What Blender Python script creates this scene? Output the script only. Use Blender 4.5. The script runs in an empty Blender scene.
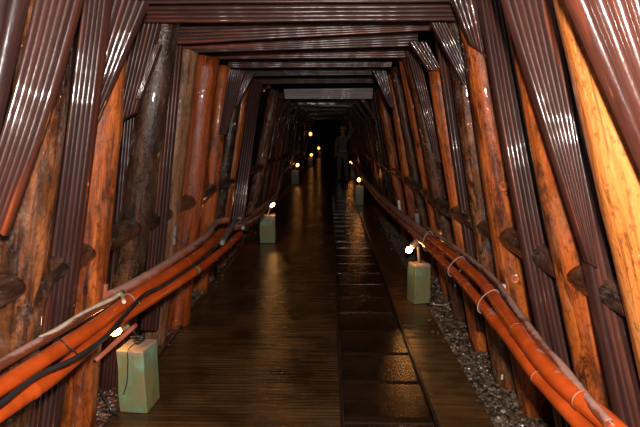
import bpy, bmesh, math, random
from mathutils import Vector, Matrix, noise
R = random.Random(11)
S = bpy.context.scene
C = S.collection
PI = math.pi
H = 1.5                                   # eye height
PITCH = math.atan(80.5/500); YAW = math.atan(10/500*math.cos(PITCH))
CAMROT = Matrix.Rotation(YAW, 3, 'Z') @ Matrix.Rotation(PI/2-PITCH, 3, 'X')
def ray(px, py): return CAMROT @ Vector(((px-320)/500, -(py-213.5)/500, -1))
def atY(px, py, d):
    r = ray(px, py); t = d/r.y; return Vector((r.x*t, d, H+r.z*t))
def atZ(px, py, z):
    r = ray(px, py); t = (z-H)/r.z; return Vector((r.x*t, r.y*t, z))
LW = (-1.29, .17); RW = (1.12, -.20)       # wall planes (x at floor, slope) through the post centres
def wallx(side, z):
    a, b = LW if side < 0 else RW
    return a+b*z
def depth_on_wall(side, px, py):
    a, b = LW if side < 0 else RW
    r = ray(px, py)                        # r.x t = a + b (H + r.z t)
    t = (a+b*H)/(r.x-b*r.z); return r.y*t

# ------------------------------------------------------------------ helpers
def link(name, me, mat=None, parent=None):
    o = bpy.data.objects.new(name, me); C.objects.link(o)
    if mat is not None and me is not None:
        if not me.materials: me.materials.append(mat)
    if parent is not None: o.parent = parent
    return o
def tag(o, label=None, cat=None, group=None, kind=None):
    if label: o['label'] = label
    if cat: o['category'] = cat
    if group: o['group'] = group
    if kind: o['kind'] = kind
    return o
def empty(name, loc=(0, 0, 0), rz=0):
    o = bpy.data.objects.new(name, None); C.objects.link(o)
    o.location = loc; o.rotation_euler = (0, 0, rz); o.empty_display_size = .1
    return o
def mesh(name, vs, fs, smooth=True):
    me = bpy.data.meshes.new(name); me.from_pydata([tuple(v) for v in vs], [], fs)
    if smooth: me.polygons.foreach_set('use_smooth', [True]*len(me.polygons))
    me.update(); return me
def frame(origin, z, x=None):
    z = z.normalized()
    if x is None: x = Vector((1, 0, 0)) if abs(z.x) < .9 else Vector((0, 1, 0))
    x = (x - z*x.dot(z)).normalized(); y = z.cross(x)
    m = Matrix((x, y, z)).transposed().to_4x4(); m.translation = origin
    return m
def box_bm(bm, x0, x1, y0, y1, z0, z1, bev=0):
    vs = [bm.verts.new((x, y, z)) for x in (x0, x1) for y in (y0, y1) for z in (z0, z1)]
    fs = [(0,1,3,2), (4,6,7,5), (0,4,5,1), (2,3,7,6), (0,2,6,4), (1,5,7,3)]
    nf = [bm.faces.new([vs[i] for i in f]) for f in fs]
    if bev:
        es = list({e for f in nf for e in f.edges})
        bmesh.ops.bevel(bm, geom=es, offset=bev, segments=2, affect='EDGES', profile=.7)
def bm_mesh(name, bm, smooth=False):
    bmesh.ops.recalc_face_normals(bm, faces=bm.faces)
    me = bpy.data.meshes.new(name); bm.to_mesh(me); bm.free()
    if smooth: me.polygons.foreach_set('use_smooth', [True]*len(me.polygons))
    return me
def catmull(pts, n):
    out = []
    P = [pts[0]*2-pts[1]] + list(pts) + [pts[-1]*2-pts[-2]]
    for i in range(1, len(P)-2):
        a, b, c, d = P[i-1:i+3]
        for k in range(n):
            t = k/n
            out.append(.5*((2*b)+(c-a)*t+(2*a-5*b+4*c-d)*t*t+(3*b-a-3*c+d)*t**3))
    out.append(pts[-1].copy()); return out
def tube_mesh(name, pts, rad, sides=14, cap=True):
    """sweep; rad a number or a function of arc length"""
    vs, fs = [], []
    L = 0; prev = None; ref = None
    for i, p in enumerate(pts):
        d = (pts[min(i+1, len(pts)-1)]-pts[max(i-1, 0)]).normalized()
        if ref is None: ref = d.orthogonal().normalized()
        ref = (ref-d*ref.dot(d)).normalized(); y = d.cross(ref)
        if prev is not None: L += (p-prev).length
        prev = p
        r = rad(L) if callable(rad) else rad
        for k in range(sides):
            a = 2*PI*k/sides
            vs.append(p+(ref*math.cos(a)+y*math.sin(a))*r)
    n = len(pts)
    for i in range(n-1):
        for k in range(sides):
            k2 = (k+1) % sides
            fs.append((i*sides+k, i*sides+k2, (i+1)*sides+k2, (i+1)*sides+k))
    if cap:
        fs.append(tuple(reversed(range(sides)))); fs.append(tuple((n-1)*sides+k for k in range(sides)))
    me = mesh(name, vs, fs)
    if cap:
        for f in me.polygons[-2:]: f.use_smooth = False
    return me

# ------------------------------------------------------------------ materials
def M_(name):
    m = bpy.data.materials.new(name); m.use_nodes = True
    nt = m.node_tree; b = nt.nodes['Principled BSDF']; return m, nt, b
def N(nt, t, **kw):
    n = nt.nodes.new(t)
    for k, v in kw.items(): setattr(n, k, v)
    return n
def ramp(nt, stops):
    r = N(nt, 'ShaderNodeValToRGB'); e = r.color_ramp.elements
    while len(e) < len(stops): e.new(.5)
    for q, (p, c) in zip(e, stops):
        q.position = p; q.color = (c[0], c[1], c[2], 1) if hasattr(c, '__len__') else (c, c, c, 1)
    return r
def coords(nt, scale, rnd=True):
    tc = N(nt, 'ShaderNodeTexCoord'); mp = N(nt, 'ShaderNodeMapping'); mp.inputs['Scale'].default_value = scale
    if rnd:
        oi = N(nt, 'ShaderNodeObjectInfo'); ml = N(nt, 'ShaderNodeMath', operation='MULTIPLY'); ml.inputs[1].default_value = 37
        nt.links.new(oi.outputs['Random'], ml.inputs[0])
        ad = N(nt, 'ShaderNodeVectorMath', operation='ADD')
        nt.links.new(tc.outputs['Object'], ad.inputs[0]); nt.links.new(ml.outputs[0], ad.inputs[1])
        nt.links.new(ad.outputs[0], mp.inputs[0])
    else: nt.links.new(tc.outputs['Object'], mp.inputs[0])
    return mp.outputs[0]
def nz(nt, co, scale, detail=4, rough=.6, dist=0):
    n = N(nt, 'ShaderNodeTexNoise'); n.inputs['Scale'].default_value = scale; n.inputs['Detail'].default_value = detail
    n.inputs['Roughness'].default_value = rough; n.inputs['Distortion'].default_value = dist
    nt.links.new(co, n.inputs['Vector']); return n.outputs['Fac']
def mix(nt, f, a, b, mode='MIX'):
    m = N(nt, 'ShaderNodeMix', data_type='RGBA', blend_type=mode)
    for s, v in ((0, f), (6, a), (7, b)):
        if hasattr(v, 'links') or isinstance(v, bpy.types.NodeSocket): nt.links.new(v, m.inputs[s])
        elif s == 0: m.inputs[0].default_value = v
        else: m.inputs[s].default_value = (*v, 1)
    return m.outputs[2]
def bump(nt, b, h, strength, dist=.01, coat=False):
    n = N(nt, 'ShaderNodeBump'); n.inputs['Strength'].default_value = strength; n.inputs['Distance'].default_value = dist
    nt.links.new(h, n.inputs['Height']); nt.links.new(n.outputs[0], b.inputs['Normal'])
    if coat: nt.links.new(n.outputs[0], b.inputs['Coat Normal'])
    return n

def log_mat(name, light, main, dark, wet=.5, patches=.5, dust=0., rough=.36):
    m, nt, b = M_(name); L = nt.links.new
    cs = coords(nt, (26, 26, 1.3)); cb = coords(nt, (5, 5, 1.6)); cf = coords(nt, (1, 1, .55))
    grain = ramp(nt, [(.36, dark), (.5, main), (.66, light)]); L(nz(nt, cs, 1, 6, .65, .4), grain.inputs[0])
    pm = ramp(nt, [(patches-.06, 0), (patches+.05, 1)]); L(nz(nt, cb, 2.2, 8, .7, .8), pm.inputs[0])
    col = mix(nt, pm.outputs[0], [c*.42 for c in dark], grain.outputs[0])
    wd = ramp(nt, [(.40, 0), (.75, .55)]); L(nz(nt, coords(nt, (9, 9, 3)), 1, 3), wd.inputs[0])
    col = mix(nt, wd.outputs[0], col, light)
    if dust:
        dm = ramp(nt, [(.52, 0), (.60, dust)]); L(nz(nt, cf, 17, 9, .85, .2), dm.inputs[0])
        col = mix(nt, dm.outputs[0], col, (.42, .34, .30))
    st = ramp(nt, [(.36, .25), (.46, 1)]); L(nz(nt, coords(nt, (60, 60, 2.2)), 1, 4, .6), st.inputs[0])
    col = mix(nt, .75, col, mix(nt, 1, col, st.outputs[0], 'MULTIPLY'))
    sk = ramp(nt, [(.36, .3), (.45, 1)]); L(nz(nt, cf, 48, 4, .7), sk.inputs[0])
    col = mix(nt, .7, col, mix(nt, 1, col, sk.outputs[0], 'MULTIPLY'))
    L(col, b.inputs['Base Color'])
    rr = ramp(nt, [(.3, rough-.13), (.7, rough+.17)]); L(nz(nt, cf, 22, 4), rr.inputs[0]); L(rr.outputs[0], b.inputs['Roughness'])
    b.inputs['Coat Weight'].default_value = wet; b.inputs['Coat Roughness'].default_value = .06; b.inputs['Coat IOR'].default_value = 1.75; b.inputs['Specular IOR Level'].default_value = .22
    # grain ridges plus wet pimples
    v = N(nt, 'ShaderNodeMath', operation='ADD'); L(nz(nt, cs, 1.6, 5, .7), v.inputs[0])
    w = N(nt, 'ShaderNodeMath', operation='MULTIPLY'); w.inputs[1].default_value = .8; L(nz(nt, cf, 75, 3, .65), w.inputs[0]); L(w.outputs[0], v.inputs[1])
    bump(nt, b, v.outputs[0], .6, .006)
    sp = ramp(nt, [(.42, 0), (.66, 1)]); L(nz(nt, cf, 66, 3, .6), sp.inputs[0])
    cbp = N(nt, 'ShaderNodeBump'); cbp.inputs['Strength'].default_value = 1; cbp.inputs['Distance'].default_value = .0060
    L(sp.outputs[0], cbp.inputs['Height']); L(cbp.outputs[0], b.inputs['Coat Normal'])
    return m
LOG = {
 'amber':  log_mat('amber_log_wood', (.86,.33,.095), (.74,.23,.045), (.50,.12,.022), .8, .34, 0, .40),
 'orange': log_mat('orange_log_wood', (.62,.160,.028), (.45,.088,.011), (.16,.027,.006), .7, .475, .10, .36),
 'red':    log_mat('red_varnished_log_wood', (.42,.085,.012), (.31,.052,.006), (.15,.022,.004), 1., .40, 0, .26),
 'mottled':log_mat('mottled_log_wood', (.42,.13,.030), (.21,.052,.012), (.060,.017,.007), 1., .56, .25, .34),
 'dusty':  log_mat('dusty_log_wood', (.30,.12,.050), (.18,.060,.024), (.07,.023,.010), .7, .50, .6, .38),
 'brown':  log_mat('brown_log_wood', (.20,.062,.020), (.11,.032,.010), (.040,.012,.005), .8, .50, .2, .32),
 'dark':   log_mat('dark_log_wood', (.10,.036,.014), (.048,.017,.007), (.018,.006,.004), 1., .50, .08, .28),
 'tan':    log_mat('tan_log_wood', (.34,.16,.075), (.20,.080,.034), (.085,.030,.013), .4, .45, .2, .45),
 'spacer': log_mat('spacer_log_wood', (.13,.048,.024), (.065,.022,.011), (.024,.008,.005), .6, .50, .2, .40),
}
def board_mat(name, a, c, streak=.0, rough=.4, coat=.9, cr=.10, wav=.25):
    m, nt, b = M_(name); L = nt.links.new
    cs = coords(nt, (30, 30, .9)); cf = coords(nt, (1, 1, .3))
    g = ramp(nt, [(.3, a), (.72, c)]); L(nz(nt, cs, 1, 5, .65), g.inputs[0]); col = g.outputs[0]
    if streak:
        s = ramp(nt, [(.55, 0), (.7, streak)]); L(nz(nt, coords(nt, (28, 28, 1.1)), .8, 3), s.inputs[0])
        col = mix(nt, s.outputs[0], col, (.30, .055, .012))
    L(col, b.inputs['Base Color'])
    rr = ramp(nt, [(.3, rough-.1), (.75, rough+.12)]); L(nz(nt, cf, 30, 3), rr.inputs[0]); L(rr.outputs[0], b.inputs['Roughness'])
    b.inputs['Coat Weight'].default_value = coat; b.inputs['Coat Roughness'].default_value = cr; b.inputs['Coat IOR'].default_value = 1.6
    b.inputs['Specular IOR Level'].default_value = .3
    bump(nt, b, nz(nt, cf, 60, 3, .7), .35, .004)
    cb2 = N(nt, 'ShaderNodeBump'); cb2.inputs['Strength'].default_value = .16; cb2.inputs['Distance'].default_value = .003
    L(nz(nt, cf, 45, 3, .7), cb2.inputs['Height'])
    # long shallow waves from the planing
    cb3 = N(nt, 'ShaderNodeBump'); cb3.inputs['Strength'].default_value = wav; cb3.inputs['Distance'].default_value = .06
    L(nz(nt, coords(nt, (2, 2, 3.2)), 1, 2), cb3.inputs['Height']); L(cb3.outputs[0], cb2.inputs['Normal']); L(cb2.outputs[0], b.inputs['Coat Normal'])
    return m
BRD = {
 'plum': board_mat('plum_brown_board', (.026,.009,.008), (.085,.033,.026), .35),
 'rust': board_mat('rust_streaked_board', (.030,.010,.008), (.095,.032,.022), .9),
 'roof': board_mat('roof_rust_board', (.026,.009,.008), (.080,.029,.022), .7, .4, .4, .26, 1.),
 'dull': board_mat('dull_plum_board', (.022,.008,.007), (.065,.024,.020), .3, .45, .15, .22, .5),
 'pink': board_mat('reddish_board', (.050,.014,.009), (.13,.038,.024), .6, .36, 1.),
 'grey': board_mat('flash_brightened_grey_board', (.28,.23,.225), (.72,.62,.62), 0, .4),  # base colour raised to make up for weak flash light this deep
 'black':board_mat('dark_board', (.014,.006,.006), (.036,.016,.014), .2, .42, .3),
}
def plain(name, col, rough=.5, metal=0, coat=0, var=.35, scale=14, bstr=.2):
    m, nt, b = M_(name); L = nt.links.new
    g = ramp(nt, [(.3, [c*(1-var) for c in col]), (.7, [min(1, c*(1+var*.6)) for c in col])])
    co = coords(nt, (1, 1, 1)); L(nz(nt, co, scale, 5), g.inputs[0]); L(g.outputs[0], b.inputs['Base Color'])
    b.inputs['Roughness'].default_value = rough; b.inputs['Metallic'].default_value = metal
    b.inputs['Coat Weight'].default_value = coat; b.inputs['Coat Roughness'].default_value = .15
    bump(nt, b, nz(nt, co, scale*5, 3), bstr, .003); return m
def pole_mat(name, base, dusty):
    m, nt, b = M_(name); L = nt.links.new
    co = coords(nt, (1, 1, 1)); geo = N(nt, 'ShaderNodeNewGeometry'); sp = N(nt, 'ShaderNodeSeparateXYZ'); L(geo.outputs['Normal'], sp.inputs[0])
    g = ramp(nt, [(.3, [c*.6 for c in base]), (.65, base)]); L(nz(nt, co, 9, 4), g.inputs[0])
    # dust lies on top of the pole and in blotches
    ad = N(nt, 'ShaderNodeMath', operation='ADD'); L(nz(nt, co, 7, 5, .7), ad.inputs[0])
    ml = N(nt, 'ShaderNodeMath', operation='MULTIPLY'); ml.inputs[1].default_value = .35; L(sp.outputs['Z'], ml.inputs[0]); L(ml.outputs[0], ad.inputs[1])
    dm = ramp(nt, [(.78-dusty*.35, 0), (.92-dusty*.25, .85)]); L(ad.outputs[0], dm.inputs[0])
    L(mix(nt, dm.outputs[0], g.outputs[0], (.42, .235, .19)), b.inputs['Base Color'])
    rr = ramp(nt, [(0, .24), (1, .6)]); L(dm.outputs[0], rr.inputs[0]); L(rr.outputs[0], b.inputs['Roughness'])
    b.inputs['Coat Weight'].default_value = .5; b.inputs['Coat Roughness'].default_value = .12
    bump(nt, b, nz(nt, co, 40, 3), .12, .003); return m
POLE = pole_mat('orange_painted_bamboo', (.62,.085,.012), -.45)
POLED = pole_mat('dusty_painted_bamboo', (.40,.060,.014), .62)
POLEP = pole_mat('faded_pink_bamboo', (.50,.13,.06), .75)
POLEB = pole_mat('grimy_painted_bamboo', (.20,.050,.025), .42)
RING = plain('worn_bamboo_node', (.62,.22,.12), .5)
TIE = plain('pale_tie_wire', (.42,.26,.2), .45)
CABLE = plain('black_cable_rubber', (.022,.022,.024), .35, coat=.2, bstr=.05)
HOSE = plain('cream_hose_plastic', (.62,.48,.34), .5)
GREEN = plain('green_tape', (.05,.42,.24), .4)
PEG = plain('pink_peg_wood', (.50,.14,.08), .6)
GREY = plain('grey_dusty_plastic', (.20,.17,.15), .5)
WHITE = plain('white_plastic', (.65,.62,.56), .5)
SOIL = plain('dark_soil', (.050,.026,.014), .75, scale=9, bstr=.8)
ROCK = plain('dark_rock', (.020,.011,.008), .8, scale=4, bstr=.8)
LEAF = plain('dead_leaf', (.22,.07,.03), .5)

m, nt, b = M_('green_stained_timber'); GB = m; L = nt.links.new
co = coords(nt, (1, 1, .45)); g = ramp(nt, [(.30, (.22,.12,.05)), (.43, (.27,.24,.10)), (.56, (.20,.26,.13)), (.72, (.26,.37,.22))])
L(nz(nt, co, 8, 6, .65, .6), g.inputs[0])
tc = N(nt, 'ShaderNodeTexCoord'); sx = N(nt, 'ShaderNodeSeparateXYZ'); L(tc.outputs['Object'], sx.inputs[0])
tp = ramp(nt, [(.325, 0), (.345, 1)]); L(sx.outputs['Z'], tp.inputs[0])
alg = N(nt, 'ShaderNodeMath', operation='MULTIPLY'); L(nz(nt, coords(nt, (1,1,.5)), 14, 5), alg.inputs[0])
hz = ramp(nt, [(.14, 0), (.27, 1)]); L(sx.outputs['Z'], hz.inputs[0]); L(hz.outputs[0], alg.inputs[1])
am = ramp(nt, [(.40, 0), (.62, .8)]); L(alg.outputs[0], am.inputs[0])
c = mix(nt, am.outputs[0], g.outputs[0], (.22,.46,.34))
L(mix(nt, tp.outputs[0], c, (.36,.29,.23)), b.inputs['Base Color']); b.inputs['Roughness'].default_value = .42
bump(nt, b, nz(nt, co, 30, 5), .5, .006)

m, nt, b = M_('wet_gravel'); GRAV = m; L = nt.links.new
at = N(nt, 'ShaderNodeAttribute', attribute_name='stone')
g = ramp(nt, [(0, (.030,.018,.012)), (.35, (.085,.055,.036)), (.6, (.16,.105,.07)), (.85, (.26,.20,.15)), (1, (.42,.36,.30))])
L(at.outputs['Fac'], g.inputs[0]); L(g.outputs[0], b.inputs['Base Color']); b.inputs['Roughness'].default_value = .3

def deck_mat(name, c0, c1, pitch, grain=True):
    m, nt, b = M_(name); L = nt.links.new
    tc = N(nt, 'ShaderNodeTexCoord'); sx = N(nt, 'ShaderNodeSeparateXYZ'); L(tc.outputs['Object'], sx.inputs[0])
    wob = N(nt, 'ShaderNodeMath', operation='MULTIPLY_ADD'); mp = N(nt, 'ShaderNodeMapping'); mp.inputs['Scale'].default_value = (1.2, 8, 1); L(tc.outputs['Object'], mp.inputs[0])
    n1 = nz(nt, mp.outputs[0], 1, 4); L(n1, wob.inputs[0]); wob.inputs[1].default_value = .035; L(sx.outputs['Y'], wob.inputs[2])
    mm = N(nt, 'ShaderNodeMath', operation='MULTIPLY'); mm.inputs[1].default_value = 2*PI/pitch; L(wob.outputs[0], mm.inputs[0])
    sn = N(nt, 'ShaderNodeMath', operation='SINE'); L(mm.outputs[0], sn.inputs[0])
    mp2 = N(nt, 'ShaderNodeMapping'); mp2.inputs['Scale'].default_value = (2.2, 22, 1); L(tc.outputs['Object'], mp2.inputs[0])
    n2 = nz(nt, mp2.outputs[0], 1, 6, .7, .3)
    g = ramp(nt, [(.3, c0), (.7, c1)]); L(n2, g.inputs[0])
    n3 = nz(nt, tc.outputs['Object'], 2.3, 4)
    w = ramp(nt, [(.4, .0), (.65, .75)]); L(n3, w.inputs[0])
    L(mix(nt, w.outputs[0], g.outputs[0], [c*.55 for c in c0]), b.inputs['Base Color'])
    rr = ramp(nt, [(.38, .24), (.60, .08)]); L(n3, rr.inputs[0]); L(rr.outputs[0], b.inputs['Roughness'])
    h = N(nt, 'ShaderNodeMath', operation='MULTIPLY_ADD'); L(sn.outputs[0], h.inputs[0]); h.inputs[1].default_value = .5 if grain else .0
    h2 = N(nt, 'ShaderNodeMath', operation='MULTIPLY_ADD'); L(n2, h2.inputs[0]); h2.inputs[1].default_value = 1.2
    n4 = nz(nt, tc.outputs['Object'], 70, 3); L(n4, h2.inputs[2]); L(h2.outputs[0], h.inputs[2])
    bump(nt, b, h.outputs[0], .5, .0042); b.inputs['Specular IOR Level'].default_value = .5
    return m
DECK = deck_mat('wet_deck_planks', (.038,.016,.0055), (.135,.068,.027), .034)
DECK2 = deck_mat('wet_side_planks', (.060,.026,.008), (.165,.080,.030), .09)
DRAIN = deck_mat('wet_drain_cover', (.016,.0075,.0035), (.046,.021,.010), .2, False)
def emit(name, col, s):
    m, nt, b = M_(name); b.inputs['Base Color'].default_value = (*col, 1)
    b.inputs['Emission Color'].default_value = (*col, 1); b.inputs['Emission Strength'].default_value = s; return m
BULB = emit('warm_bulb_glass', (1, .34, .06), 14)
BULBF = emit('faint_bulb_glass', (1, .36, .06), 3.5)
BULBH = emit('bright_bulb_glass', (1, .46, .12), 60)

# ------------------------------------------------------------------ shell
YN, YF = -1.2, 34
def slab(name, pts, mat, kind='structure'):
    """prism from an xz outline run along y"""
    n = len(pts); vs = [(x, y, z) for y in (YN, YF) for x, z in pts]
    fs = [tuple(range(n)), tuple(reversed(range(n, 2*n)))]+[(i, i+n, (i+1) % n+n, (i+1) % n) for i in range(n)]
    o = link(name, mesh(name, vs, fs, False), mat); bm = bmesh.new(); bm.from_mesh(o.data); bmesh.ops.recalc_face_normals(bm, faces=bm.faces); bm.to_mesh(o.data); bm.free()
    return tag(o, kind=kind)
slab('floor', [(-1.9, -.2), (1.8, -.2), (1.8, -.035), (-1.9, -.035)], SOIL)
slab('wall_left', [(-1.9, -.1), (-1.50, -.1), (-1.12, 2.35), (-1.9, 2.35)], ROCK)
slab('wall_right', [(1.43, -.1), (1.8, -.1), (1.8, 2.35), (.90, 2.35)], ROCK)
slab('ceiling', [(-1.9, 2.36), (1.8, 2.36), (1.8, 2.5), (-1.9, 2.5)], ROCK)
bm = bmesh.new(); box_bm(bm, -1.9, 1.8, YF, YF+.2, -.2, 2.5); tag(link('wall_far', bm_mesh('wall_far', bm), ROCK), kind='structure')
def strip(name, x0, x1, mat, z0=-.035, z1=0.):
    bm = bmesh.new(); box_bm(bm, x0, x1, YN, YF, z0, z1, .004)
    return tag(link(name, bm_mesh(name, bm), mat), kind='structure')
strip('floor_walkway', -1.15, .058, DECK)
strip('floor_side_walkway', .575, .86, DECK2)
bm = bmesh.new()
box_bm(bm, .062, .078, YN, YF, -.035, .006, .003); tag(link('trim_1', bm_mesh('t', bm), BRD['black']), kind='structure')
bm = bmesh.new(); box_bm(bm, .556, .572, YN, YF, -.035, .006, .003); tag(link('trim_2', bm_mesh('t', bm), BRD['black']), kind='structure')
bm = bmesh.new(); box_bm(bm, -1.185, -1.152, 2.55, YF, -.035, .022, .006); tag(link('trim_3', bm_mesh('t', bm), BRD['rust']), kind='structure')

# drain covers
def cover_mesh(dz):
    bm = bmesh.new(); box_bm(bm, .082, .552, -.186, .186, -.034, -.004, .006)
    return bm_mesh('drain_cover', bm)
cm = cover_mesh(0)
names5 = ['closest to the bottom edge of the picture', 'second from the bottom edge', 'third from the bottom edge', 'fourth from the bottom edge', 'fifth from the bottom edge']
y = 2.63 - .4*2; i = 0
while y < 24:
    o = link('drain_cover', cm, DRAIN); o.location = (R.uniform(-.001, .001), y, R.uniform(-.002, .002)); o.rotation_euler = (R.uniform(-.008, .008), 0, R.uniform(-.008, .008))
    k = i-1
    tag(o, ('wet dark drain cover set in the walkway, '+names5[k]) if 0 <= k < 5 else ('wet dark drain cover under the near edge of the view' if k < 0 else 'wet drain cover in the dark far part of the walkway'),
        'drain cover', 'drain covers along the walkway')
    y += .4; i += 1
    if i == 2: y = 2.63+.03

# gravel
def gravel(name, x0, x1, y0, y1, n, seed, label, edge):
    r = random.Random(seed); t = (1+5**.5)/2
    base = [Vector(v).normalized() for v in [(-1,t,0),(1,t,0),(-1,-t,0),(1,-t,0),(0,-1,t),(0,1,t),(0,-1,-t),(0,1,-t),(t,0,-1),(t,0,1),(-t,0,-1),(-t,0,1)]]
    F = [(0,11,5),(0,5,1),(0,1,7),(0,7,10),(0,10,11),(1,5,9),(5,11,4),(11,10,2),(10,7,6),(7,1,8),(3,9,4),(3,4,2),(3,2,6),(3,6,8),(3,8,9),(4,9,5),(2,4,11),(6,2,10),(8,6,7),(9,8,1)]
    vs, fs, col = [], [], []
    for i in range(n):
        y = y0+(y1-y0)*r.random()**1.5; x = r.uniform(x0, x1)
        if r.random() < .05: x += edge*r.random()*.10
        s = r.uniform(.007, .017) * (1.2 if r.random() < .1 else 1)
        q = Matrix.Rotation(r.uniform(0, 6.3), 3, 'Z') @ Matrix.Rotation(r.uniform(0, 6.3), 3, 'X')
        inside = (x-x0)/(x1-x0) if edge < 0 else (x1-x)/(x1-x0)
        c = Vector((x, y, (-.018 if 0 < inside < 1 else .001)+r.uniform(0, .022)*(1 if inside > .1 else .2)+(.0 if inside > 0 else .004)))
        k = len(vs); sc = Vector((r.uniform(.7, 1.3), r.uniform(.7, 1.3), r.uniform(.45, .8)))
        for v in base:
            w = q @ (v*s*r.uniform(.82, 1.12)); vs.append(c+Vector((w.x*sc.x, w.y*sc.y, w.z*sc.z)))
        fs += [tuple(k+a for a in f) for f in F]; col.append(min(1, max(0, r.gauss(.48, .22))))
    me = mesh(name, vs, fs, False)
    a = me.attributes.new('stone', 'FLOAT', 'FACE'); a.data.foreach_set('value', [c for c in col for _ in range(20)])
    o = link(name, me, GRAV); tag(o, label, 'gravel', kind='stuff'); return o
gravel('gravel_bed', .865, 1.22, 1.6, 9, 7500, 3, 'wet brown gravel strip between the side walkway and the right wall of logs', -1)
gravel('gravel_bed', -1.42, -1.19, 2.0, 9, 4200, 4, 'wet dark gravel strip along the foot of the left wall of logs', 1)

# ------------------------------------------------------------------ logs
LOGS = {-1: [], 1: []}
def log_mesh(length, r0, r1, bend, seed, knots=0, sides=18, rows=26, rough=1.):
    vs, fs = [], []
    rr = random.Random(seed)
    ks = [(rr.uniform(0, 2*PI), rr.uniform(.2, .9)*length, rr.uniform(.15, .35)) for _ in range(knots)]
    for i in range(rows+1):
        t = i/rows; z = t*length; r = r0+(r1-r0)*t
        cx = bend*math.sin(PI*t)+.006*noise.noise(Vector((seed, z*1.5, 0)))*rough; cy = .010*noise.noise(Vector((seed+9, z*1.5, 4)))*rough
        for k in range(sides):
            a = 2*PI*k/sides
            q = r*(1+.07*rough*noise.noise(Vector((math.cos(a)*1.3+seed, math.sin(a)*1.3, z*1.6)))+.025*rough*noise.noise(Vector((math.cos(a)*4+seed, math.sin(a)*4, z*7))))
            for ka, kz, kh in ks:
                da = math.atan2(math.sin(a-ka), math.cos(a-ka))*r; q += kh*r*math.exp(-(da*da+(z-kz)**2)/(.03**2)*.8)
            vs.append((cx+q*math.cos(a), cy+q*math.sin(a), z))
    for i in range(rows):
        for k in range(sides):
            k2 = (k+1) % sides; fs.append((i*sides+k, i*sides+k2, (i+1)*sides+k2, (i+1)*sides+k))
    fs.append(tuple(reversed(range(sides)))); fs.append(tuple(rows*sides+k for k in range(sides)))
    me = mesh('log_post', vs, fs)
    for f in me.polygons[-2:]: f.use_smooth = False
    return me
seedc = [0]
def post(side, lo, hi, wpx, kind, label, d=None, top=False, ztop=2.16, bend=0, knots=2, dtop=0, group='log posts of the %s wall'):
    if d is None: d = depth_on_wall(side, *lo)
    a, b = atY(*lo, d), atY(*hi, d+dtop)
    u = (b-a)/(b.z-a.z)
    base = a+u*(-.05-a.z); tp = b if top else a+u*(ztop-a.z)
    seedc[0] += 1.73
    r = wpx/2/500*d
    Lg = (tp-base).length
    o = link('log_post', log_mesh(Lg, r*1.06, r*.94, bend, seedc[0], knots), LOG[kind])
    o.matrix_world = frame(base, tp-base)
    tag(o, label, 'log post', group % ('left' if side < 0 else 'right'))
    LOGS[side].append((d, base, u, r))
    print('LOG', side, round(d, 2), 'x0 %.2f' % base.x, 'xt %.2f zt %.2f' % (tp.x, tp.z), 'r %.3f' % r)
    return o
# left wall, near to far
post(-1, (18,300), (47,30), 50, 'mottled', 'thick mottled orange and brown log post at the left edge of the picture', bend=.0, knots=3)
post(-1, (86,300), (104,90), 38, 'orange', 'bright orange-tan log post with sawn slanted top behind the black cable', top=False, ztop=2.10)
post(-1, (137,210), (162,40), 31, 'dark', 'dark brown log post with a long white glint, behind the green block', knots=2)
post(-1, (168,210), (186,50), 25, 'tan', 'dull tan-grey log post left of the glossy red-orange one', ztop=2.1)
post(-1, (176,325), (207,57), 26, 'red', 'glossy red-orange log post with a white streak of light', d=3.78, top=True)
post(-1, (208,220), (224,66), 15, 'orange', 'slim orange log post tucked behind the glossy red-orange one', top=True)
post(-1, (218,215), (236,90), 14, 'dark', 'dark knotted log post below the silvery fanned board')
post(-1, (226,212), (243,95), 11, 'orange', 'narrow orange log post right of the silvery fanned board')
post(-1, (241,215), (253,110), 8, 'red', 'thin deep red log post in front of the mossy pale log')
post(-1, (254,200), (272,103), 11, 'dusty', 'pale patchy log post with peeling bark beside the second lit block', knots=3)
# right wall
post(1, (640,215), (598,30), 66, 'amber', 'very bright amber log post at the right edge of the picture', knots=1)
post(1, (570,225), (538,60), 46, 'orange', 'wet sparkling orange log post between the two widest grooved boards', knots=3)
post(1, (507,225), (478,42), 31, 'orange', 'orange log post with a ringed knot, right of the picture centre', ztop=2.08, bend=-.012, knots=2)
post(1, (507,383), (469,110), 25, 'mottled', 'brown dusty log post whose foot stands clear on the gravel', d=2.86, knots=2)
post(1, (481,349), (437,70), 18, 'orange', 'smooth orange log post with a square top under a bright grooved brace', d=3.36, top=True, knots=0)
post(1, (462,319), (425,120), 15, 'brown', 'brown log post just behind the smooth orange one', d=3.93, knots=3)
post(1, (441,250), (405,62), 13, 'orange', 'orange log post with a curved edge near the end of the ceiling boards', knots=1)
post(1, (424,220), (397,80), 9, 'brown', 'slim grey-brown log post between two orange ones in the right wall')
post(1, (414,210), (391,69), 11, 'orange', 'slim orange log post rising to the ceiling boards in the right wall', bend=-.01)
post(1, (402,210), (379,78), 9, 'orange', 'thin orange log post next to the dark far end of the right wall')
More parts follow.
